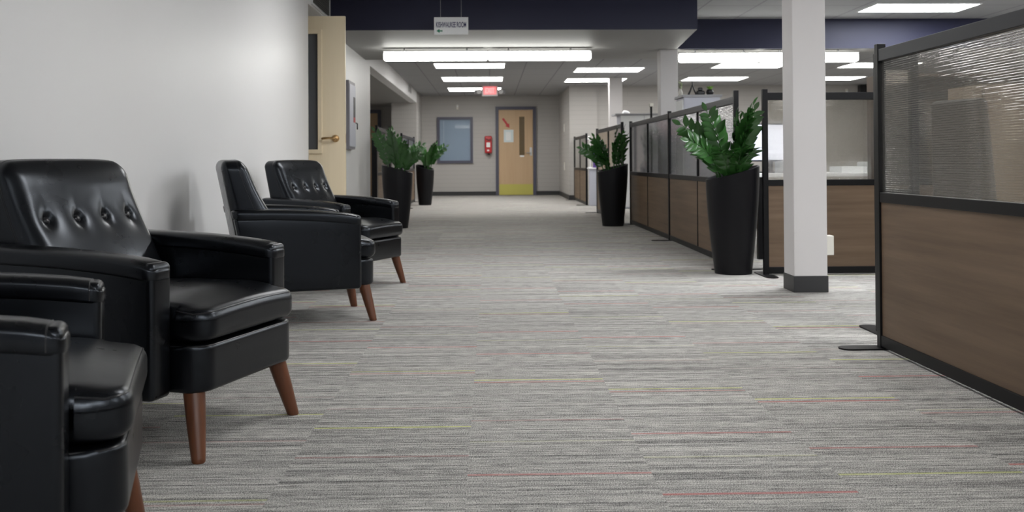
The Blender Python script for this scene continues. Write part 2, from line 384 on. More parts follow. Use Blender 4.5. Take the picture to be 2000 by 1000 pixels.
# soffit box, navy faces and beam
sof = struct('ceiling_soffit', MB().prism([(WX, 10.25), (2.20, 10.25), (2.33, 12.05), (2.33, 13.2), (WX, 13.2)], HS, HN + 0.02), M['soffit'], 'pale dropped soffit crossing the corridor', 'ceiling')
struct('trim_1', MB().box(WX, 2.20, 10.22, 10.249, HS, HN), M['navy'], 'navy fascia across the corridor above the hanging sign', 'fascia')
struct('trim_2', MB().box(2.34, 9.6, 12.03, 12.06, HS, HN), M['navy'], 'navy fascia further back over the office area', 'fascia')
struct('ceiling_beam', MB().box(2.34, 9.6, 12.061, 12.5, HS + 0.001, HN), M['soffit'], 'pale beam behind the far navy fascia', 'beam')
# left wall with the door recess, then the bulkhead of the side hall
lw = MB().box(WX - 0.14, WX, -7.2, 9.05, 0, HN).box(WX - 0.14, WX, 9.05, 10.3, 2.32, HN).box(WX - 0.14, WX, 10.3, 13.7, 0, HN)
struct('wall_left', lw, M['wall'], 'pale grey painted wall behind the black armchairs', 'wall')
lw = MB().box(WX - 0.9, WX - 0.14, 8.95, 9.05, 0, HN).box(WX - 0.9, WX - 0.14, 10.3, 10.4, 0, HN).box(WX - 1.0, WX - 0.9, 8.95, 10.4, 0, HN)
struct('wall_recess', lw, M['wall'], 'recess walls around the open door', 'wall')
struct('wall_bulkhead', MB().box(WX - 0.16, WX, 13.7, 22.4, HH, HF), M['wall'], 'pale bulkhead over the opening to the side hall', 'wall')
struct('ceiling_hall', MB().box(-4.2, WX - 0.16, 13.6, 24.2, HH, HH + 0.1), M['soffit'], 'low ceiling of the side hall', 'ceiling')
struct('wall_hall_pier', MB().box(-2.26, WX, 22.4, 24.05, 0, HF), M['block'], 'pale pier between side hall and corridor end', 'wall')
struct('wall_hall_left', MB().box(-4.3, -4.2, 13.6, 24.2, 0, HH).box(-4.2, WX - 0.141, 13.58, 13.7, 0, HH), M['wall'], 'side wall of the hall', 'wall')
struct('wall_far', MB().box(-4.3, 1.9, 24.05, 24.2, 0, HF + 0.1), M['block'], 'far end wall of the corridor with window and door', 'wall')
struct('wall_right_far', MB().box(1.72, 1.95, 21.0, 24.05, 0, HF), M['block'], 'short return wall beside the far door', 'wall')
struct('wall_office_back', MB().box(1.95, 9.6, 21.1, 21.25, 0, HF).box(1.951, 2.33, 21.02, 21.1, 0, HF), M['block'], 'back wall of the office area', 'wall')
struct('wall_right', MB().box(9.5, 9.6, -7.2, 21.1, 0, HN), M['block'], 'right wall of the office area', 'wall')
struct('wall_near', MB().box(-1.82, 9.6, -7.3, -7.2, 0, HN), M['navy'], 'wall behind the viewer', 'wall')
struct('baseboard_far', MB().box(-1.68, 0.14, 24.03, 24.05, 0, 0.10).box(1.14, 1.72, 24.03, 24.05, 0, 0.10), M['rubber'], 'black rubber baseboard along the far wall', 'baseboard')
struct('baseboard_right', MB().box(1.70, 1.72, 21.0, 24.03, 0, 0.10).box(1.70, 1.95, 20.98, 21.0, 0, 0.10), M['rubber'], 'black rubber baseboard around the return wall', 'baseboard')
struct('baseboard_left', MB().box(WX, WX + 0.012, -7.2, 9.05, 0, 0.10).box(WX, WX + 0.012, 10.3, 13.7, 0, 0.10), M['rubber'], 'black rubber baseboard behind the armchairs', 'baseboard')

# columns
def column(x0, x1, y0, y1, top, label, outlet=False):
    t = thing('column', label, 'column', ((x0 + x1) / 2, (y0 + y1) / 2, 0), 0, None, 'structure')
    hx, hy = (x1 - x0) / 2, (y1 - y0) / 2
    obj('shaft', MB().box(-hx, hx, -hy, hy, 0, top, 0.006), M['column'], t)
    obj('baseboard', MB().box(-hx - .004, hx + .004, -hy - .004, hy + .004, 0, 0.105, 0.003), M['rubber'], t)
    return t
column(1.935, 2.150, 6.17, 6.385, HN, 'pale square column with black base standing in front of the dividers')
column(2.130, 2.350, 12.08, 12.30, HS, 'pale square column holding the soffit corner behind the long divider')
column(2.35, 2.60, 19.0, 19.22, HF, 'pale square column furthest back in the office area')
o = thing('power_outlet', 'white surface outlet box low on the square column', 'outlet', (2.150, 6.215, 0.297))
obj('box', MB().box(0, 0.046, -0.035, 0.035, -0.062, 0.062, 0.004), M['offwhite'], o)
obj('socket', MB().box(0.044, 0.048, -0.018, 0.018, 0.008, 0.045, 0.001).box(0.044, 0.048, -0.018, 0.018, -0.045, -0.008, 0.001), M['white'], o)

# open door in the left wall recess
d = thing('door_1', 'pale wooden door standing open at the end of the left wall', 'door', (-1.385, 9.36, 0), 0, None, 'structure')
lf = MB(); W_, H_ = 0.92, 2.25
gx0, gx1, gz0, gz1 = -0.70, -0.262, 0.97, 2.08
lf.box(-W_, gx0, 0, 0.045, 0.01, H_).box(gx1, 0, 0, 0.045, 0.01, H_).box(gx0, gx1, 0, 0.045, 0.01, gz0).box(gx0, gx1, 0, 0.045, gz1, H_)
obj('leaf', lf, M['oakdoor'], d)
s_ = 0.04
bead = MB().box(gx0 - .005, gx1 + s_, -0.014, 0, gz1, gz1 + s_, .003).box(gx0 - .005, gx1 + s_, -0.014, 0, gz0 - s_, gz0, .003).box(gx1, gx1 + s_, -0.014, 0, gz0, gz1, .003).box(gx0 - s_, gx0, -0.014, 0, gz0, gz1, .003)
obj('glazing_bead', bead, M['oakdoor'], d)
obj('pane', MB().box(gx0, gx1, 0.018, 0.026, gz0, gz1), M['darkglass'], d)
ln = obj('door_lever', MB().lathe([(0.0, 0), (0.036, 0.0), (0.036, -0.008), (0.030, -0.02), (0.012, -0.026), (0.012, -0.05)], 24, M=Matrix.Translation((-0.095, 0, 1.075)) @ Matrix.Rotation(-PI / 2, 4, 'X'), cap0=False), M['brass'], d, True)
lv = MB().tube([(-0.095, -0.05, 1.075), (-0.11, -0.055, 1.075), (-0.15, -0.056, 1.078), (-0.205, -0.052, 1.075), (-0.215, -0.04, 1.074)], 0.011, 10)
obj('lever', lv, M['brass'], ln, True)
obj('strike_plate', MB().box(0.0, 0.002, 0.010, 0.035, 1.03, 1.12), M['brass'], d)
g = thing('wall_grille', 'grey return air grille in white frame above the open wooden door', 'vent', (WX, 9.70, 2.45))
gb = MB()
for (a0, a1, b0, b1) in ((-0.52, 0.50, -0.115, -0.095), (-0.52, 0.50, 0.10, 0.12), (-0.52, -0.50, -0.095, 0.10), (0.48, 0.50, -0.095, 0.10)):
    gb.box(0.0, 0.02, a0, a1, b0, b1, 0.003)
obj('frame', gb, M['white'], g)
gs = MB()
for i in range(9): gs.box(0.003, 0.012, -0.50, 0.48, -0.092 + i * 0.0215, -0.080 + i * 0.0215)
obj('louvre_panel', gs.box(0.0, 0.003, -0.5, 0.48, -0.095, 0.10), M['grille'], g)

# fire panel on the left wall beyond the door
f = thing('alarm_panel', 'grey steel alarm panel on the left wall beyond the open door', 'panel', (WX + 0.001, 11.55, 1.40))
obj('box', MB().box(0, 0.05, -0.26, 0.26, -0.40, 0.40, 0.004), M['panelgrey'], f)
obj('door', MB().box(0.05, 0.058, -0.24, 0.25, -0.37, 0.36, 0.003), M['cabinet'], f)
obj('display', MB().box(0.058, 0.061, 0.06, 0.2, -0.02, 0.22), M['blackplastic'], f)
obj('indicator', MB().box(0.058, 0.062, 0.06, 0.2, -0.08, -0.02), M['red'], f)
obj('latch', MB().tube([(0.058, 0.23, -0.08), (0.08, 0.23, -0.09), (0.08, 0.23, -0.16)], 0.008, 6), M['blackmetal'], f)

# far wall: window, door and what hangs between
YF = 24.05
wn = thing('window_1', 'small interior window with slate frame and closed pale blue blind', 'window', (-0.86, YF, 1.37), 0, None, 'structure')
hw, hh, fw = 0.44, 0.57, 0.065
obj('window_frame', MB().box(-hw, hw, -0.05, 0, hh - fw, hh).box(-hw, hw, -0.05, 0, -hh, -hh + fw).box(-hw, -hw + fw, -0.05, 0, -hh + fw, hh - fw).box(hw - fw, hw, -0.05, 0, -hh + fw, hh - fw), M['frame'], wn)
bl = MB()
for i in range(40): bl.box(-hw + fw, hw - fw, -0.020, -0.004, -hh + fw + i * 0.0257, -hh + fw + 0.0245 + i * 0.0257)
bb = obj('blind', bl, M['blind'], wn)
obj('wand', MB().tube([(-0.28, -0.024, 0.48), (-0.28, -0.024, -0.2)], 0.006, 6), M['white'], bb)
obj('pane', MB().box(-hw + fw, hw - fw, -0.034, -0.030, -hh + fw, hh - fw), M['glass'], wn)

d2 = thing('door_2', 'honey wooden door in slate frame at the far end of the corridor', 'door', (0.64, YF, 0), 0, None, 'structure')
obj('door_frame', MB().box(-0.50, -0.425, -0.06, 0, 0, 2.19).box(0.425, 0.50, -0.06, 0, 0, 2.19).box(-0.425, 0.425, -0.06, 0, 2.115, 2.19), M['frame'], d2)
lf = MB(); a0, a1, z0, z1 = 0.085, 0.215, 0.99, 1.94
lf.box(-0.42, a0, -0.04, 0, 0.01, 2.11).box(a1, 0.42, -0.04, 0, 0.01, 2.11).box(a0, a1, -0.04, 0, 0.01, z0).box(a0, a1, -0.04, 0, z1, 2.11)
obj('leaf', lf, M['fardoor'], d2)
obj('pane', MB().box(a0, a1, -0.028, -0.015, z0, z1), M['amberglass'], d2)
hd = obj('door_handle', MB().box(0.34, 0.40, -0.052, -0.04, 0.98, 1.18, 0.004), M['steel'], d2)
obj('lever', MB().tube([(0.37, -0.05, 1.05), (0.37, -0.09, 1.05), (0.26, -0.095, 1.045)], 0.012, 8), M['steel'], hd, True)
obj('kick_plate', MB().box(-0.415, 0.415, -0.044, -0.04, 0.012, 0.275), M['kick'], d2)
obj('label_strip', MB().box(0.10, 0.20, -0.043, -0.04, 0.945, 0.985), M['paper'], d2)
n_ = thing('paper_notice', 'pale blue paper notice taped to the far wooden door', 'notice', (0.462, YF - 0.0405, 1.465))
obj('sheet', MB().box(-0.12, 0.12, -0.003, 0, -0.155, 0.155), M['paperblue'], n_)
obj('printed_panel', MB().box(-0.07, 0.055, -0.0045, -0.003, -0.11, 0.10), M['paper'], n_)
ar = MB(); ang = math.atan2(-0.22, 0.155)
Mx = Matrix.Translation((0.40, YF - 0.0405, 1.785)) @ Matrix.Rotation(-ang, 4, 'Y')
ar.box(-0.14, 0.05, -0.004, 0, -0.025, 0.025, M=Mx)
p3 = [Mx @ Vector(p) for p in ((0.05, -0.004, -0.06), (0.15, -0.004, 0), (0.05, -0.004, 0.06))]; q3 = [Mx @ Vector(p) for p in ((0.05, 0, -0.06), (0.15, 0, 0), (0.05, 0, 0.06))]
ar.ring_loft([p3, q3])
tag(obj('arrow_sticker', ar, M['red']), 'red arrow sticker on the far wooden door pointing down to the notice', 'sticker')

e = thing('fire_extinguisher', 'red fire extinguisher in its cover on the far wall beside the door', 'fire extinguisher', (-0.04, YF, 1.25))
obj('cover', MB().rbox((-0.088, -0.15, -0.21), (0.088, 0, 0.215), 0.03), M['red'], e, True)
obj('label', MB().box(-0.045, 0.045, -0.153, -0.149, -0.06, 0.055), M['paper'], e)
obj('badge', MB().box(-0.03, 0.02, -0.153, -0.149, -0.16, -0.12), M['paper'], e)
obj('hose', MB().tube([(-0.06, -0.155, 0.15), (0.0, -0.165, 0.11), (0.06, -0.16, 0.13)], 0.012, 8), M['blackplastic'], e, True)
obj('nozzle', MB().lathe([(0.02, 0.0), (0.035, -0.05)], 12, (0.01, -0.08, -0.205)), M['blackplastic'], e, True)
s = thing('wall_sensor', 'small white sensor on the far wall above the blue window', 'sensor', (-0.80, YF, 2.18))
obj('body', MB().rbox((-0.03, -0.05, -0.065), (0.03, 0, 0.065), 0.015), M['offwhite'], s, True)
obj('lens', MB().rbox((-0.022, -0.058, 0.0), (0.022, -0.045, 0.045), 0.006), M['white'], s, True)
for z, lab in ((1.60, 'upper small pale switch plate on the return wall'), (0.72, 'lower small pale outlet plate on the return wall')):
    p = thing('wall_plate', lab, 'wall plate', (1.72, 22.4, z))
    obj('plate', MB().box(-0.012, 0, -0.09, 0.09, -0.09, 0.09, 0.003), M['offwhite'], p)
    obj('switch', MB().box(-0.017, -0.012, -0.03, 0.03, -0.03, 0.03, 0.001), M['white'], p)
d3 = thing('door_3', 'door in slate frame at the end of the side hall', 'door', (-3.12, YF, 0), 0, None, 'structure')
obj('door_frame', MB().box(-0.50, -0.42, -0.06, 0, 0, 2.12).box(0.36, 0.44, -0.06, 0, 0, 2.12).box(-0.42, 0.36, -0.06, 0, 2.04, 2.12), M['frame'], d3)
obj('leaf', MB().box(-0.42, 0.36, -0.03, 0, 0.01, 2.04), M['fardoor'], d3)
g = thing('wall_grille', 'small grey air grille on the bulkhead over the side hall', 'vent', (WX, 20.4, 2.37))
obj('frame', MB().box(0, 0.012, -0.35, 0.35, -0.08, 0.08, 0.003), M['wall'], g)
gs = MB()
for i in range(5): gs.box(0.012, 0.018, -0.32, 0.32, -0.066 + i * 0.028, -0.05 + i * 0.028)
obj('louvre_panel', gs, M['grille'], g)

# ------------------------------------------------------------------ lettering
def text_mesh(name, body, size, mat, sx=1.0, bold=0.0, ext=0.0008):
    cu = bpy.data.curves.new(name, 'FONT'); cu.body = body; cu.size = size; cu.align_x = 'CENTER'; cu.align_y = 'CENTER'
    cu.extrude = ext; cu.offset = bold
    tmp = bpy.data.objects.new(name + '_tmp', cu); COL.objects.link(tmp)
    dg = bpy.context.evaluated_depsgraph_get()
    me = bpy.data.meshes.new_from_object(tmp.evaluated_get(dg))
    bpy.data.objects.remove(tmp); bpy.data.curves.remove(cu)
    me.transform(Matrix.Rotation(PI / 2, 4, 'X') @ Matrix.Diagonal((sx, 1, 1, 1)))
    xs = [v.co.x for v in me.vertices]; zs = [v.co.z for v in me.vertices]
    me.transform(Matrix.Translation((-(min(xs) + max(xs)) / 2, 0, -(min(zs) + max(zs)) / 2)))
    me.materials.clear(); me.materials.append(mat); me.name = name
    return me, max(xs) - min(xs), max(zs) - min(zs)

sg = thing('hanging_sign', 'white room sign with navy lettering hanging below the navy fascia', 'sign', (-0.388, 9.9, 2.2275))
obj('board', MB().box(-0.174, 0.174, -0.004, 0.004, -0.089, 0.089, 0.002), M['white'], sg)
me, tw, th = text_mesh('lettering', 'KISHWAUKEE ROOM', 0.08, M['navyink'], 1.0, 0.0012)
me.transform(Matrix.Diagonal((0.305 / tw, 1, 0.056 / th, 1)))
lt = obj('lettering', me, None, sg, loc=(0.0, -0.005, 0.012))
am = MB().ring_loft([[(-0.150, y, -0.051), (-0.118, y, -0.030), (-0.118, y, -0.044), (-0.088, y, -0.044), (-0.088, y, -0.058), (-0.118, y, -0.058), (-0.118, y, -0.072)] for y in (-0.006, -0.004)])
obj('arrow', am, M['greenink'], sg)
for wx in (-0.107, 0.103): obj('wire', MB().tube([(wx, 0, 0.088), (wx, 0, HN - 2.2275)], 0.0016, 6), M['steel'], sg)

ex = thing('exit_sign', 'red lit exit sign with two emergency lamp heads on the ceiling', 'exit sign', (0.005, 21.0, HF - 0.11))
obj('housing', MB().box(-0.17, 0.17, -0.03, 0.03, -0.11, 0.11, 0.006), M['white'], ex)
obj('face', MB().box(-0.14, 0.14, -0.034, -0.03, -0.075, 0.095), M['exitred'], ex)
me, tw, th = text_mesh('lettering', 'EXIT', 0.15, M['exittext'], 1.0, 0.002)
me.transform(Matrix.Diagonal((0.20 / tw, 1, 0.11 / th, 1)))
obj('lettering', me, None, ex, loc=(0, -0.0355, 0.01))
for sx in (-1, 1):
    a = obj('lamp_arm', MB().box(min(sx * 0.17, sx * 0.33), max(sx * 0.17, sx * 0.33), -0.02, 0.03, -0.06, 0.03, 0.008), M['cabtop'], ex)
    obj('lamp_head', MB().lathe([(0.0, 0.0), (0.040, 0.0), (0.050, -0.03), (0.048, -0.05), (0.0, -0.055)], 18, M=Matrix.Translation((sx * 0.235, -0.02, -0.015)) @ Matrix.Rotation(-PI / 2, 4, 'X'), cap0=False, cap1=False), M['white'], a, True)

# ------------------------------------------------------------------ lights seen in the room, and unseen added ones
def troffer(x, y, z, dy, mat, label, group):
    t = thing('ceiling_light', label, 'ceiling light', (x, y, z), 0, group)
    hx, hy, r = 0.605, dy / 2, 0.02
    obj('frame', MB().box(-hx, hx, -hy, -hy + r, -0.012, 0).box(-hx, hx, hy - r, hy, -0.012, 0).box(-hx, -hx + r, -hy + r, hy - r, -0.012, 0).box(hx - r, hx, -hy + r, hy - r, -0.012, 0), M['white'], t)
    obj('diffuser', MB().box(-hx + r, hx - r, -hy + r, hy - r, -0.008, -0.001), mat, t)
    return t
G1 = 'recessed lights along the corridor ceiling'; G2 = 'recessed lights over the office area'; G3 = 'recessed lights in the near ceiling'
for (y, dy, lab) in ((16.45, 0.86, 'first recessed corridor light behind the strip light'), (19.15, 1.0, 'second recessed corridor light behind the strip light'), (21.9, 1.1, 'recessed corridor light partly hidden by the exit sign')):
    troffer(-0.335, y, HF, dy, M['far_light'], lab, G1)
for (x, y, lab) in ((2.12, 17.3, 'recessed light seen either side of the furthest column, the nearer one'),
                    (2.12, 19.5, 'recessed light seen beside the furthest column, close to the back wall'),
                    (4.48, 16.6, 'recessed office light just under the right strip light, left of the square column'),
                    (4.48, 19.3, 'recessed office light above the pots on the cabinet'),
                    (6.72, 16.6, 'recessed office light right of the square column, nearer one'),
                    (6.80, 19.3, 'recessed office light right of the square column, close to the back wall')):
    troffer(x, y, HF, 0.86, M['far_light'], lab, G2)
troffer(4.96, 11.13, HN, 0.61, M['side_light'], 'large bright recessed light at the top edge over the near divider', G3)
for (x, y) in ((4.96, 7.6), (4.96, 4.2), (4.96, 0.6), (7.6, 9.0), (7.6, 4.0), (4.96, -2.8), (2.9, -1.8), (0.9, -1.8), (2.9, -4.4), (0.9, -4.4), (2.6, 6.9)):  # unseen troffers added to brighten walls, column and chair backs
    troffer(x, y, HN, 0.61, M['side_light'], 'added unseen recessed light in the near ceiling, brightening the near room', G3)
for (x, y) in ((-0.1, 7.5), (0.9, 4.0), (2.9, 3.4)):  # more unseen troffers, added for fill and highlights on the chair side
    troffer(x, y, HN, 0.61, M['added_light'], 'added unseen recessed light in the near ceiling, brightening the wall and chairs', G3)

def strip(x0, x1, xm, y, label):
    t = thing('strip_light', label, 'strip light', ((x0 + x1) / 2, y, HS), 0, 'strip lights under the navy beam')
    c = (x0 + x1) / 2
    for (a, b) in ((x0, xm), (xm, x1)):
        a -= c; b -= c
        obj('diffuser', MB().rbox((a + 0.006, -0.075, -0.155), (b - 0.006, 0.075, -0.05), 0.028, (2, 2, 2)), M['tube_light'], t, True)
        obj('housing', MB().box(a + 0.006, b - 0.006, -0.066, 0.066, -0.050, -0.044), M['white'], t)
        for k in (0.2, 0.8): obj('hanger', MB().box(a + (b - a) * k - .01, a + (b - a) * k + .01, -.01, .01, -0.04, 0.0), M['steel'], t)
    return t
strip(-1.29, 1.245, -0.02, 11.85, 'long strip light hung under the corridor soffit')
strip(2.375, 4.64, 3.40, 12.15, 'long strip light under the office fascia')

# ------------------------------------------------------------------ armchairs
def sm(a, b, t):
    t = min(max((t - a) / (b - a), 0), 1); return t * t * (3 - 2 * t)
BTN = [(-0.19, 0.672), (-0.0635, 0.672), (0.0635, 0.672), (0.19, 0.672)]
XL, XH = -0.40, -0.20
def back_def(p):
    z = p.z; u = (p.x - XL) / (XH - XL)
    rear = -0.315 - 0.115 * (z - 0.30) / 0.565 - 0.0
    front = -0.075 - 0.185 * sm(0.30, 0.90, z) - 0.045 * (z - 0.3) / 0.565
    dx = 0.0
    if u > 0.5:
        k = (u - 0.5) * 2
        dx += k * 0.022 * max(0, math.cos(p.y / 0.30 * PI / 2)) ** 0.7 * sm(0.40, 0.55, z) * (1 - sm(0.78, 0.87, z))
        for by, bz in BTN:
            dy, dz = p.y - by, z - bz
            dx -= k * (0.015 * math.exp(-(dy * dy + dz * dz) / 0.00028) + 0.008 * math.exp(-(dy * dy + dz * dz) / 0.0022))
            if dz > 0: dx -= k * 0.006 * math.exp(-(dy / 0.014) ** 2) * math.exp(-dz / 0.030)
    zz = z - 0.012 * sm(0.80, 0.865, z) * (p.y / 0.285) ** 4
    return Vector((rear + (front - rear) * u + dx, p.y, zz))
def cush_def(p):
    q = p.copy()
    f = 1 - (q.y / 0.28) ** 2
    if q.z > 0.41: q.z += 0.020 * max(f, 0) * sm(-0.3, 0.1, q.x) * (1 - 0.55 * sm(0.2, 0.38, q.x)) - 0.022 * sm(0.20, 0.39, q.x)
    # rounded front corners in plan
    if q.x > 0.30:
        c = max(abs(q.y) - 0.205, 0) / 0.07
        q.x -= 0.055 * c ** 2.4
    return q
def apron_def(p):
    q = p.copy()
    if q.x > 0.28:
        c = max(abs(q.y) - 0.205, 0) / 0.07
        q.x -= 0.055 * c ** 2.4
    return q
def arm_top(x):        # height of the arm pad along its length
    t = (x + 0.37) / 0.68
    return 0.609 - 0.012 * t - 0.034 * t ** 3.0
def make_armchair(label):
    t = thing('armchair', label, 'armchair', (0, 0, 0), 0, 'black leather armchairs along the left wall')
    L_, P_ = M['leather'], M['piping']
    bk = obj('backrest', MB().rbox((XL, -0.285, 0.30), (XH, 0.285, 0.865), 0.055, (3, 66, 44), 5, back_def), L_, t, True)
    for xs in (XH - 0.062, XH - 0.070):
        yy, zt, rr = 0.285, 0.865, 0.055
        loop = [(xs, -yy, 0.42 + (zt - rr - 0.42) * i / 11) for i in range(12)]
        loop += [(xs, -yy + rr * (1 - math.cos(PI / 2 * i / 7)), zt - rr + rr * math.sin(PI / 2 * i / 7)) for i in range(1, 7)]
        loop += [(xs, -yy + rr + (2 * yy - 2 * rr) * i / 19, zt) for i in range(20)]
        loop += [(xs, yy - rr + rr * math.sin(PI / 2 * i / 7), zt - rr + rr * math.cos(PI / 2 * i / 7)) for i in range(1, 7)]
        loop += [(xs, yy, zt - rr - (zt - rr - 0.42) * i / 11) for i in range(12)]
        obj('stitching', MB().tube([back_def(Vector(p)) for p in loop], 0.0011, 5), P_, bk, True)
    for by, bz in BTN:
        p = back_def(Vector((XH, by, bz)))
        Mx = Matrix.Translation(p + Vector((0.002, 0, 0))) @ Matrix.Rotation(R(70), 4, 'Y')
        obj('button', MB().lathe([(0.0, 0.010), (0.006, 0.009), (0.011, 0.006), (0.0135, 0.0), (0.011, -0.004)], 16, M=Mx, cap0=False), P_, bk, True)
    def rear_x(z): return -0.315 - 0.115 * (z - 0.30) / 0.565
    for sgn in (-1, 1):
        y0, y1 = (0.277, 0.371) if sgn > 0 else (-0.371, -0.277)
        def panel(p):
            q = p.copy()
            if p.x < -0.2: q.x = rear_x(p.z) + 0.004 + (p.x + 0.37)
            return q
        ar = obj('arm', MB().rbox((-0.37, y0, 0.185), (0.279, y1, 0.57), 0.018, (4, 2, 6), 3, panel), L_, t, True)
        def pad(p, s=sgn):
            k = (p.z - 0.50) / 0.12
            z = arm_top(p.x) - 0.058 * (1 - k) + 0.004 * math.cos((p.y - s * 0.324) / 0.055 * PI / 2)
            x = p.x
            if p.x < -0.2: x = rear_x(z) + (p.x + 0.37)
            if p.x > 0.226: z -= 0.014 * ((p.x - 0.226) / 0.057) ** 2 * k
            return Vector((x, p.y, z))
        pd = obj('arm_pad', MB().rbox((-0.37, y0 - 0.006, 0.50), (0.283, y1 + 0.006, 0.62), 0.034, (16, 3, 2), 4, pad), L_, ar, True)
        ya, yb = y0 + 0.004, y1 - 0.004
        seam = [pad(Vector((0.253, yy_, zz_))) for yy_, zz_ in ((ya - .0095, .53), (ya - .0095, .57), (ya - .008, .598), (ya - .0005, .612), (ya + .012, .6185), (0.5 * (ya + yb), .6205), (yb - .012, .6185), (yb + .0005, .612), (yb + .008, .598), (yb + .0095, .57), (yb + .0095, .53))]
        obj('seam', MB().tube(seam, 0.0014, 6), P_, pd, True)
    cu = obj('seat_cushion', MB().rbox((-0.26, -0.275, 0.335), (0.384, 0.275, 0.447), 0.032, (26, 60, 3), 4, cush_def), L_, t, True)
    c = 0.032 * 0.285
    loop = [(0.20, -0.275 + c, 0.447 - c), (0.30, -0.275 + c, 0.447 - c)] + [(0.384 - c, -0.265 + 0.53 * i / 40, 0.447 - c) for i in range(41)] + [(0.30, 0.275 - c, 0.447 - c), (0.20, 0.275 - c, 0.447 - c)]
    obj('piping', MB().tube([cush_def(Vector(p)) for p in loop], 0.0022, 6), P_, cu, True)
    ap = obj('apron', MB().rbox((-0.30, -0.2755, 0.190), (0.373, 0.2755, 0.328), 0.016, (26, 60, 3), 3, apron_def), L_, t, True)
    c = 0.016 * 0.28
    loop = [(0.24, -0.2755 + c, 0.328 - c), (0.30, -0.2755 + c, 0.328 - c)] + [(0.373 - c, -0.266 + 0.532 * i / 40, 0.328 - c) for i in range(41)] + [(0.30, 0.2755 - c, 0.328 - c), (0.24, 0.2755 - c, 0.328 - c)]
    obj('piping', MB().tube([apron_def(Vector(p)) for p in loop], 0.0020, 6), P_, ap, True)
    for (tx, ty, fx, fy) in ((0.315, -0.228, 0.360, -0.272), (0.315, 0.228, 0.360, 0.272), (-0.24, -0.25, -0.31, -0.275), (-0.24, 0.25, -0.31, 0.275)):
        a, b = Vector((tx, ty, 0.205)), Vector((fx, fy, 0.0))
        rings = []
        for tt, rr in ((0, 0.032), (0.5, 0.0268), (0.93, 0.0205), (0.985, 0.0195), (1.0, 0.017)):
            p = a.lerp(b, tt); rings.append([p + Vector((rr * math.cos(2 * PI * i / 20), rr * math.sin(2 * PI * i / 20), 0)) for i in range(20)])
        obj('leg', MB().ring_loft(rings), M['legwood'], t, True)
    return t
ch = make_armchair('nearest black leather armchair, cropped by the frame, its back out of sight')
CH = [((-1.106, 1.968), 16.2, None),
      ((-1.093, 3.155), -17.4, 'black tufted armchair with four buttons showing, beside the nearest armchair'),
      ((-1.058, 5.381), 18.7, 'black leather armchair seen from its flat side, back edge-on to the wall'),
      ((-1.052, 6.744), -23.5, 'black tufted armchair furthest along the wall, beside the potted plant')]
for (xy, ang, lab) in CH:
    if lab is None: ch.location = (*xy, 0); ch.rotation_euler = (0, 0, R(ang))
    else: copy_tree(ch, (*xy, 0), R(ang), lab)

# ------------------------------------------------------------------ office dividers
def divider(a, b, label, pane='poly', posts=(1, 1), mull=True, feet=((0, 1), (1, 1)), rail='greyrail', extra=0.0):
    """upright panel from a to b: posts, rails, mullion, brown lower boards, see-through upper panes, flat feet"""
    ax, ay = a; bx, by = b; L_ = math.hypot(bx - ax, by - ay); rz = math.atan2(by - ay, bx - ax)
    t = thing('office_divider', label, 'office divider', (ax, ay, 0), rz, 'brown and clear office dividers')
    pw, ph, bw = 0.019, 0.016, 0.032
    x0, x1 = (2 * pw if posts[0] else 0), L_ - (2 * pw if posts[1] else 0)
    if posts[0]: obj('post', MB().box(0, 2 * pw, -pw, pw, 0, 1.365 + extra, 0.003), M['blackmetal'], t)
    if posts[1]: obj('post', MB().box(L_ - 2 * pw, L_, -pw, pw, 0, 1.365 + extra, 0.003), M['blackmetal'], t)
    obj('top_rail', MB().box(x0, x1, -ph, ph, 1.285, 1.34, 0.003), M[rail], t)
    obj('mid_rail', MB().box(x0, x1, -ph, ph, 0.655, 0.70, 0.003), M['blackmetal'], t)
    obj('bottom_rail', MB().box(x0, x1, -ph, ph, 0.012, 0.062, 0.003), M['blackmetal'], t)
    bays = [(x0, x1)]
    if mull:
        c = (x0 + x1) / 2; m_ = 0.010
        obj('mullion', MB().box(c - m_, c + m_, -ph + .002, ph - .002, 0.062, 0.655), M['blackmetal'], t)
        obj('mullion', MB().box(c - m_, c + m_, -ph + .002, ph - .002, 0.70, 1.285), M['blackmetal'], t)
        bays = [(x0, c - m_), (c + m_, x1)]
    for (p, q) in bays:
        obj('lower_board', MB().box(p, q, -0.009, 0.009, 0.062, 0.655), M['lamx'], t)
        obj('upper_pane', MB().box(p, q, -0.004, 0.004, 0.70, 1.285), M[pane], t)
    for (end, n) in feet:
        xc = pw if end == 0 else L_ - pw
        poly = [(xc + 0.045 * math.cos(k * PI / 8), 0.155 + 0.045 * math.sin(k * PI / 8)) for k in range(9)] + [(xc + 0.045 * math.cos(PI + k * PI / 8), -0.155 + 0.045 * math.sin(PI + k * PI / 8)) for k in range(9)]
        obj('foot', MB().prism(poly, 0.0, 0.007), M['blackmetal'], t)
    return t
nd = divider((1.755, 4.35), (1.780, 1.65), 'large nearest divider with ribbed pane cropped by the right edge', rail='greyrail')
divider((2.0, 7.1), (4.7, 7.1), 'divider facing the viewer behind the square column', rail='blackmetal')
divider((1.885, 4.72), (2.095, 4.72), 'narrow divider wing standing at right angles behind the nearest ribbed divider', mull=False, rail='blackmetal', feet=((0, 1),))
divider((1.868, 12.87), (1.895, 10.20), 'first smoky divider of the long row, behind the far right planter', 'polysmoke')
divider((1.895, 10.172), (1.905, 7.47), 'second smoky divider of the long row, partly behind the large right planter', 'polysmoke', posts=(0, 1), feet=((1, 1),), extra=0.02)
divider((1.745, 15.8), (1.778, 13.02), 'divider of the right row mostly hidden by the far right planter')
divider((1.82, 20.9), (1.83, 18.4), 'furthest right divider standing against the return wall')
divider((-1.60, 13.75), (-1.60, 15.5), 'left divider behind the first left planter', mull=False)
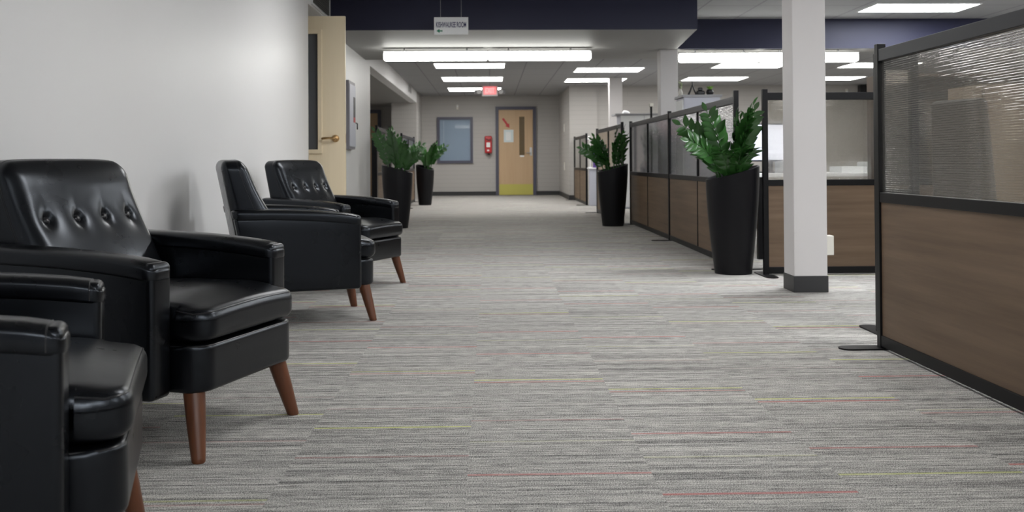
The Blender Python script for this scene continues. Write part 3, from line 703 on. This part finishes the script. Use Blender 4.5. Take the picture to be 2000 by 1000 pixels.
divider((-1.60, 17.6), (-1.60, 20.5), 'left divider behind the furthest left planter')
bp = thing('black_stand', 'narrow black stand at the wall end behind the left planters', 'stand', (-1.585, 13.42, 0))
obj('post', MB().box(-0.036, 0.036, -0.05, 0.05, 0.012, 1.18, 0.006), M['blackmetal'], bp)
obj('foot', MB().box(-0.07, 0.07, -0.11, 0.11, 0, 0.012), M['blackmetal'], bp)

# ------------------------------------------------------------------ potted zz plants
def leaf_geo(mb, base, axis, side, nrm, ln, wd):
    """one pointed oval leaf, folded along its midrib and curling down at the tip"""
    prof = [(0.0, 0.04), (0.12, 0.45), (0.3, 0.9), (0.48, 1.0), (0.68, 0.82), (0.85, 0.45), (1.0, 0.02)]
    rows = []
    for u, wv in prof:
        c = base + axis * (ln * u) - nrm * (0.14 * ln * u * u)
        e = side * (wd * 0.5 * wv); up = nrm * (wd * 0.13 * wv)
        rows.append([mb.bm.verts.new(c - e + up), mb.bm.verts.new(c), mb.bm.verts.new(c + e + up)])
    for a, b in zip(rows, rows[1:]):
        for i in range(2): mb.bm.faces.new([a[i], a[i + 1], b[i + 1], b[i]])
def frond_mesh(seed, ln, out, lean, tw0):
    rnd = random.Random(seed); mb = MB(); pts = []
    for i in range(15):
        t = i / 14
        ang = lean + out * t ** 1.4
        if i == 0: p = Vector((0, 0, 0))
        else: p = pts[-1] + Vector((math.sin(ang), rnd.uniform(-.03, .03), math.cos(ang))) * (ln / 14)
        pts.append(p)
    mb.tube(pts, 0.0085, 7, r1=0.0025)
    n = 10
    tw = tw0
    for k in range(n):
        t = 0.26 + 0.74 * k / (n - 1); i = min(int(t * 14), 13); q = pts[i].lerp(pts[i + 1], t * 14 - i)
        tan = (pts[i + 1] - pts[i]).normalized()
        u = Vector((0, 1, 0)); u = (Matrix.Rotation(tw, 3, tan) @ (u - tan * u.dot(tan))).normalized(); v = tan.cross(u)
        size = (0.62 + 0.55 * math.sin(PI * (0.15 + 0.8 * k / (n - 1)))) * 0.100
        for sg_ in ((1, -1) if k < n - 1 else (0,)):
            ax_ = (tan * (0.75 + rnd.uniform(-.1, .2)) + u * sg_ * 0.9 + v * rnd.uniform(-.25, .25)).normalized() if sg_ else tan
            sd = ax_.cross(v).normalized() if abs(ax_.dot(v)) < 0.95 else u
            nr = sd.cross(ax_).normalized()
            if nr.z < 0: nr = -nr
            leaf_geo(mb, q, ax_, sd, nr, size * rnd.uniform(0.85, 1.15), size * 0.50)
    return mb.mesh('frond', M['leaf'], True)
FR = [frond_mesh(1, 0.52, 0.25, 0.03, 0.5), frond_mesh(2, 0.56, 0.50, 0.08, 1.2), frond_mesh(3, 0.48, 0.75, 0.15, -1.0), frond_mesh(4, 0.52, 0.95, 0.12, 1.35),
      frond_mesh(5, 0.36, 0.9, 0.25, 0.2), frond_mesh(6, 0.50, 0.45, 0.05, -0.3), frond_mesh(7, 0.42, 1.1, 0.2, -1.3)]
def potted(loc, slant_dir, label, fronds, hs=1.0, rs=1.0):
    t = thing('potted_plant', label, 'potted plant', (*loc, 0), 0, 'tall black planters with glossy plants')
    n = 48; sd = R(slant_dir)
    def rim(a): return 0.752 * hs + 0.052 * math.cos(a - sd)
    rings = []
    for k in range(11):
        f = k / 10; r = (0.136 + 0.062 * math.sin(f * PI / 2 * 0.92) / math.sin(PI / 2 * 0.92)) * rs
        rings.append([(r * math.cos(2 * PI * i / n), r * math.sin(2 * PI * i / n), f * rim(2 * PI * i / n)) for i in range(n)])
    for dr, dz in ((-0.006, 0.004), (-0.014, 0.002), (-0.018, -0.01), (-0.020, -0.10)):
        r = 0.198 * rs + dr
        rings.append([(r * math.cos(2 * PI * i / n), r * math.sin(2 * PI * i / n), rim(2 * PI * i / n) + dz) for i in range(n)])
    obj('pot', MB().ring_loft(rings, True, False), M['pot'], t, True)
    zs = 0.655 * hs
    obj('soil', MB().lathe([(0.0, zs + 0.02), (0.10 * rs, zs + 0.016), (0.176 * rs, zs)], 32, cap0=False, cap1=False), M['soil'], t, True)
    for (az, kind, sc, r0) in fronds:
        o = obj('frond', FR[kind], None, t, loc=(r0 * math.cos(R(az)), r0 * math.sin(R(az)), zs), rotz=R(az)); o.scale = (sc, sc, sc)
    return t
def fset(seed, n, special=(), arc=(0, 360)):
    rnd = random.Random(seed); out = list(special)
    for i in range(n):
        out.append((rnd.uniform(*arc), rnd.choice([0, 1, 1, 2, 4, 5]), rnd.uniform(0.8, 1.08), rnd.uniform(0.02, 0.11)))
    return out
potted((1.815, 7.25), 0, 'large potted plant in front of the gap before the square column', fset(11, 1, [(178, 3, 1.08, 0.10), (200, 6, 1.1, 0.09), (170, 2, 1.0, 0.05), (205, 1, 1.05, 0.06), (295, 1, 1.10, 0.05), (300, 5, 1.15, 0.09), (292, 0, 0.9, 0.12), (285, 4, 0.95, 0.10), (270, 4, 1.0, 0.1), (240, 4, 0.9, 0.1), (265, 1, 0.98, 0.03), (285, 0, 0.95, 0.06)], (90, 280)))
potted((1.59, 12.6), 10, 'potted plant at the head of the long smoky divider row', fset(12, 3, [(180, 6, 1.15, 0.1), (200, 2, 1.1, 0.05), (275, 1, 1.1, 0.06), (320, 0, 1.15, 0.09), (300, 5, 1.1, 0.07), (345, 0, 0.95, 0.12)], (120, 290)))
potted((-1.19, 12.5), 180, 'first potted plant on the left, just past the armchairs', fset(13, 4, [(180, 1, 1.1, 0.1), (120, 0, 1.15, 0.06), (250, 5, 1.2, 0.05), (20, 3, 0.95, 0.08), (340, 6, 0.9, 0.08)]))
potted((-1.27, 19.0), 150, 'furthest potted plant on the left, towards the blue window', fset(15, 5, [(5, 3, 1.15, 0.1), (40, 1, 1.0, 0.1), (320, 5, 1.0, 0.08)], (-110, 110)), 0.98, 0.90)

# ------------------------------------------------------------------ office area behind the dividers
c2 = thing('storage_cabinet', 'pale grey cabinet with small pots on top behind the long divider', 'cabinet', (2.13, 10.62, 0))
obj('body', MB().box(0, 0.40, 0.0, 0.42, 0, 1.535, 0.003), M['cabinet'], c2)
obj('side_panel', MB().box(-0.012, 0.0, 0.02, 0.40, 0.02, 1.51), M['white'], c2)
obj('top', MB().box(-0.02, 0.42, -0.015, 0.44, 1.535, 1.565, 0.004), M['cabtop'], c2)
zt = 1.565
v = thing('bud_vase', 'pale vase with a thin sage sprig, first on the pale grey cabinet', 'vase', (2.14, 10.85, zt))
obj('vase', MB().lathe([(0.018, 0), (0.026, 0.02), (0.022, 0.05), (0.010, 0.07), (0.012, 0.08)], 16), M['offwhite'], v, True)
lb = MB(); rnd = random.Random(4)
for i in range(12):
    a = rnd.uniform(0, 2 * PI); dr = Vector((math.cos(a) * .6, math.sin(a) * .6, 0.8)).normalized(); sd = dr.orthogonal().normalized()
    leaf_geo(lb, Vector((0, 0, 0.07 + 0.006 * i)), dr, sd, sd.cross(dr), 0.045, 0.018)
obj('sprig', lb.tube([(0, 0, 0.05), (0.005, 0, 0.14)], 0.002, 5), M['leafgrey'], v)
fg = thing('figurine', 'slim black forked ornament on the pale grey cabinet', 'ornament', (2.245, 10.72, zt))
obj('figure', MB().tube([(-0.045, 0, 0.0), (-0.02, 0, 0.06), (0.002, 0, 0.12), (-0.004, 0, 0.19)], 0.012, 8, r1=0.004).tube([(0.045, 0, 0.0), (0.02, 0, 0.06), (0.002, 0, 0.12)], 0.010, 8, r1=0.006), M['blackplastic'], fg, True)
fb = thing('figurine', 'squat black ornament between the forked ornament and the round pot', 'ornament', (2.335, 10.72, zt))
obj('figure', MB().rbox((-0.045, -0.03, 0), (0.045, 0.03, 0.05), 0.015).rbox((-0.03, -0.025, 0.045), (0.02, 0.025, 0.085), 0.012), M['blackplastic'], fb, True)
pp = thing('potted_succulent', 'small round black pot with bright green leaves on the pale grey cabinet', 'potted plant', (2.44, 10.72, zt))
obj('pot', MB().lathe([(0.025, 0), (0.042, 0.02), (0.044, 0.04), (0.030, 0.062), (0.024, 0.062)], 20), M['blackplastic'], pp, True)
lb = MB()
for i in range(10):
    a = 2 * PI * i / 10; dr = Vector((math.cos(a) * .55, math.sin(a) * .55, 0.85)).normalized(); sd = Vector((-math.sin(a), math.cos(a), 0))
    leaf_geo(lb, Vector((0.01 * math.cos(a), 0.01 * math.sin(a), 0.055)), dr, sd, dr.cross(sd), 0.06, 0.022)
obj('leaves', lb, M['leafpale'], pp)

c1 = thing('storage_cabinet', 'white double door cabinet in front of the furthest column', 'cabinet', (2.29, 17.0, 0))
obj('body', MB().box(0, 0.84, 0.02, 0.5, 0, 1.64, 0.003), M['cabinet'], c1)
for k in (0, 1): obj('door', MB().box(0.005 + k * 0.42, 0.415 + k * 0.42, 0.0, 0.02, 0.03, 1.635, 0.002), M['white'], c1)
obj('top', MB().box(-0.09, 0.86, -0.02, 0.52, 1.64, 1.67, 0.003), M['cabtop'], c1)
pl = MB()
rnd = random.Random(8)
for i in range(5): pl.rbox((-0.05 + i * .018 - .03, -0.03, 0.0), (-0.05 + i * .018 + .03, 0.03, 0.03 + 0.03 * rnd.random()), 0.012)
tag(obj('tissue_pack', pl, M['white'], None, True, (2.43, 17.2, 1.67)), 'crumpled white tissue pack on the white double door cabinet', 'tissue')
tag(obj('notebook', MB().box(-0.06, 0.06, -0.04, 0.04, 0, 0.014, 0.002), M['cabtop'], None, False, (2.85, 17.2, 1.67)), 'thin grey notebook lying on the white double door cabinet', 'notebook')
po = thing('black_pole', 'thin black pole with white cap just left of the soffit column', 'pole', (2.265, 13.6, 0))  # plain black upright with a white cap
obj('pole', MB().box(-0.014, 0.014, -0.014, 0.014, 0.01, 1.60), M['blackmetal'], po)
obj('cap', MB().rbox((-0.03, -0.03, 1.60), (0.03, 0.03, 1.65), 0.012), M['offwhite'], po, True)
obj('base', MB().lathe([(0.16, 0), (0.16, 0.012)], 24), M['blackmetal'], po)

dk = thing('reception_desk', 'pale corrugated desk pedestal seen between the two right dividers', 'desk', (1.86, 18.15, 0))
cb = MB()
for i in range(18): cb.box(i * 0.028, i * 0.028 + 0.022, -0.006, 0.0, 0.02, 0.69)
obj('corrugated_front', cb, M['cabinet'], dk)
obj('body', MB().box(0, 0.52, 0.0, 0.20, 0, 0.69), M['cabinet'], dk)
obj('worktop', MB().box(-0.03, 0.56, -0.03, 0.21, 0.69, 0.715, 0.003), M['white'], dk)
b_ = thing('document_box', 'purple box standing on the corrugated desk', 'box', (2.01, 18.22, 0.715))
obj('carton', MB().box(-0.075, 0.075, -0.05, 0.05, 0, 0.27, 0.003), M['purple'], b_)
obj('lid', MB().box(-0.078, 0.078, -0.053, 0.053, 0.25, 0.275, 0.003), M['purple'], b_)
la = thing('desk_lamp', 'slim white desk lamp beside the purple box', 'lamp', (1.88, 18.24, 0.715))
obj('base', MB().lathe([(0.04, 0), (0.04, 0.012)], 18), M['white'], la)
obj('stem', MB().tube([(0, 0, 0.01), (0.0, 0, 0.5), (-0.01, 0, 0.54)], 0.008, 8), M['white'], la, True)
obj('lamp_shade', MB().lathe([(0.030, 0), (0.016, 0.06), (0.0, 0.065)], 18, (-0.02, 0, 0.53), False, False), M['white'], la, True)

# desk row behind the facing divider
dt = thing('office_desk', 'white topped office desk behind the facing divider', 'desk', (2.25, 8.2, 0))
obj('desktop', MB().box(0, 3.4, 0, 0.75, 0.70, 0.73, 0.004), M['white'], dt)
for (lx, ly) in ((0.05, 0.05), (3.35, 0.05), (0.05, 0.70), (3.35, 0.70)): obj('leg', MB().box(lx - .025, lx + .025, ly - .025, ly + .025, 0, 0.70), M['blackmetal'], dt)
def monitor(x, y, rz, label, mat, w_=0.27):
    t = thing('monitor', label, 'monitor', (x, y, 0.73), rz, 'monitors on the office desk')
    obj('screen_panel', MB().box(-w_, w_, 0.0, 0.02, 0.10, 0.44, 0.004), M['blackplastic'], t)
    obj('screen', MB().box(-w_ + .012, w_ - .012, -0.003, 0.0, 0.115, 0.428), mat, t)
    obj('stand', MB().box(-0.03, 0.03, 0.02, 0.04, 0.01, 0.25).box(-0.1, 0.1, -0.06, 0.08, 0, 0.012, 0.003), M['blackplastic'], t)
monitor(2.50, 8.62, R(8), 'bluish lit monitor between the large potted plant and the facing divider', M['screen'], 0.24)
monitor(4.6, 8.70, R(-6), 'dark monitor on the desk behind the facing divider', M['panelgrey'])
for i, (x, y, h, lab) in enumerate(((2.62, 8.38, 0.10, 'white paper tray glimpsed through the facing divider left of the column'), (3.12, 8.42, 0.05, 'white stack of paper glimpsed through the facing divider right of the column'), (3.38, 8.45, 0.09, 'taller white box of paper beside the paper stack behind the facing divider'))):
    pt = thing('paper_stack', lab, 'paper', (x, y, 0.73))
    obj('sheets', MB().box(-0.11, 0.11, -0.15, 0.15, 0, h, 0.003), M['paper'], pt)
    obj('top_sheet', MB().box(-0.10, 0.12, -0.14, 0.15, h, h + 0.003), M['paper'], pt)

# behind the nearest ribbed divider
oc = thing('office_chair', 'dark office chair showing as a blurred shape through the nearest pane', 'chair', (2.93, 5.52, 0), R(18))
obj('seat', MB().rbox((-0.24, -0.24, 0.44), (0.24, 0.24, 0.52), 0.03), M['fabric'], oc, True)
obj('backrest', MB().rbox((-0.30, -0.22, 0.56), (-0.23, 0.22, 1.18), 0.03, (2, 8, 8), 3, lambda p: Vector((p.x - 0.06 * (p.z - 0.56), p.y * (1 - 0.25 * (p.z - 0.56)), p.z))), M['fabric'], oc, True)
obj('column', MB().lathe([(0.03, 0.10), (0.03, 0.44)], 16), M['blackmetal'], oc)
obj('back_support', MB().box(-0.26, -0.1, -0.03, 0.03, 0.41, 0.44).box(-0.27, -0.24, -0.03, 0.03, 0.41, 0.7), M['blackmetal'], oc)
for k in range(5):
    a = 2 * PI * k / 5
    ft = obj('base_arm', MB().tube([(0, 0, 0.11), (0.29 * math.cos(a), 0.29 * math.sin(a), 0.07)], 0.02, 8), M['blackplastic'], oc)
    obj('caster', MB().lathe([(0.025, -0.02), (0.03, 0), (0.025, 0.02)], 14, M=Matrix.Translation((0.30 * math.cos(a), 0.30 * math.sin(a), 0.03)) @ Matrix.Rotation(PI / 2, 4, 'X')), M['blackplastic'], ft)
wc = thing('wardrobe_cabinet', 'brown oak cabinet showing through the right half of the nearest pane', 'cabinet', (3.12, 6.1, 0))
obj('body', MB().box(0, 1.3, 0, 0.45, 0, 1.32), M['oakbrown'], wc)
for k in (0, 1):
    dd = obj('door', MB().box(0.01 + k * 0.645, 0.645 + k * 0.645, -0.02, 0, 0.05, 1.30, 0.002), M['oakbrown'], wc)
    obj('handle', MB().box(0.60 + k * 0.09, 0.612 + k * 0.09, -0.045, -0.02, 0.65, 0.80), M['steel'], dd)
bk_ = thing('bookcase', 'added dark brown bookcase that darkens the view through the nearest pane', 'bookcase', (3.02, 7.36, 0))  # made-up furniture, added so the nearest pane looks darker
obj('carcass', MB().box(0, 0.025, 0, 0.36, 0, 1.5).box(1.675, 1.70, 0, 0.36, 0, 1.5).box(0.025, 1.675, 0.34, 0.36, 0, 1.5).box(0.025, 1.675, 0, 0.34, 1.475, 1.5), M['darkwood'], bk_)
for z in (0.05, 0.40, 0.76, 1.12): obj('shelf', MB().box(0.025, 1.675, 0.01, 0.34, z, z + 0.022), M['darkwood'], bk_)
sp_ = thing('wall_speaker', 'black box high on the office back wall beside the nearest divider post', 'speaker', (8.25, 21.1, 2.36))
obj('cabinet', MB().box(-0.2, 0.2, -0.16, 0, -0.08, 0.09, 0.01), M['blackplastic'], sp_)
obj('grille', MB().box(-0.18, 0.18, -0.165, -0.16, -0.065, 0.075), M['fabric'], sp_)
s = thing('wall_sensor', 'small white sensor on the office back wall beside the black box', 'sensor', (7.80, 21.1, 2.33))
obj('body', MB().rbox((-0.025, -0.05, -0.05), (0.025, 0, 0.05), 0.012), M['offwhite'], s, True)
obj('lens', MB().rbox((-0.018, -0.057, -0.03), (0.018, -0.045, 0.005), 0.005), M['white'], s, True)
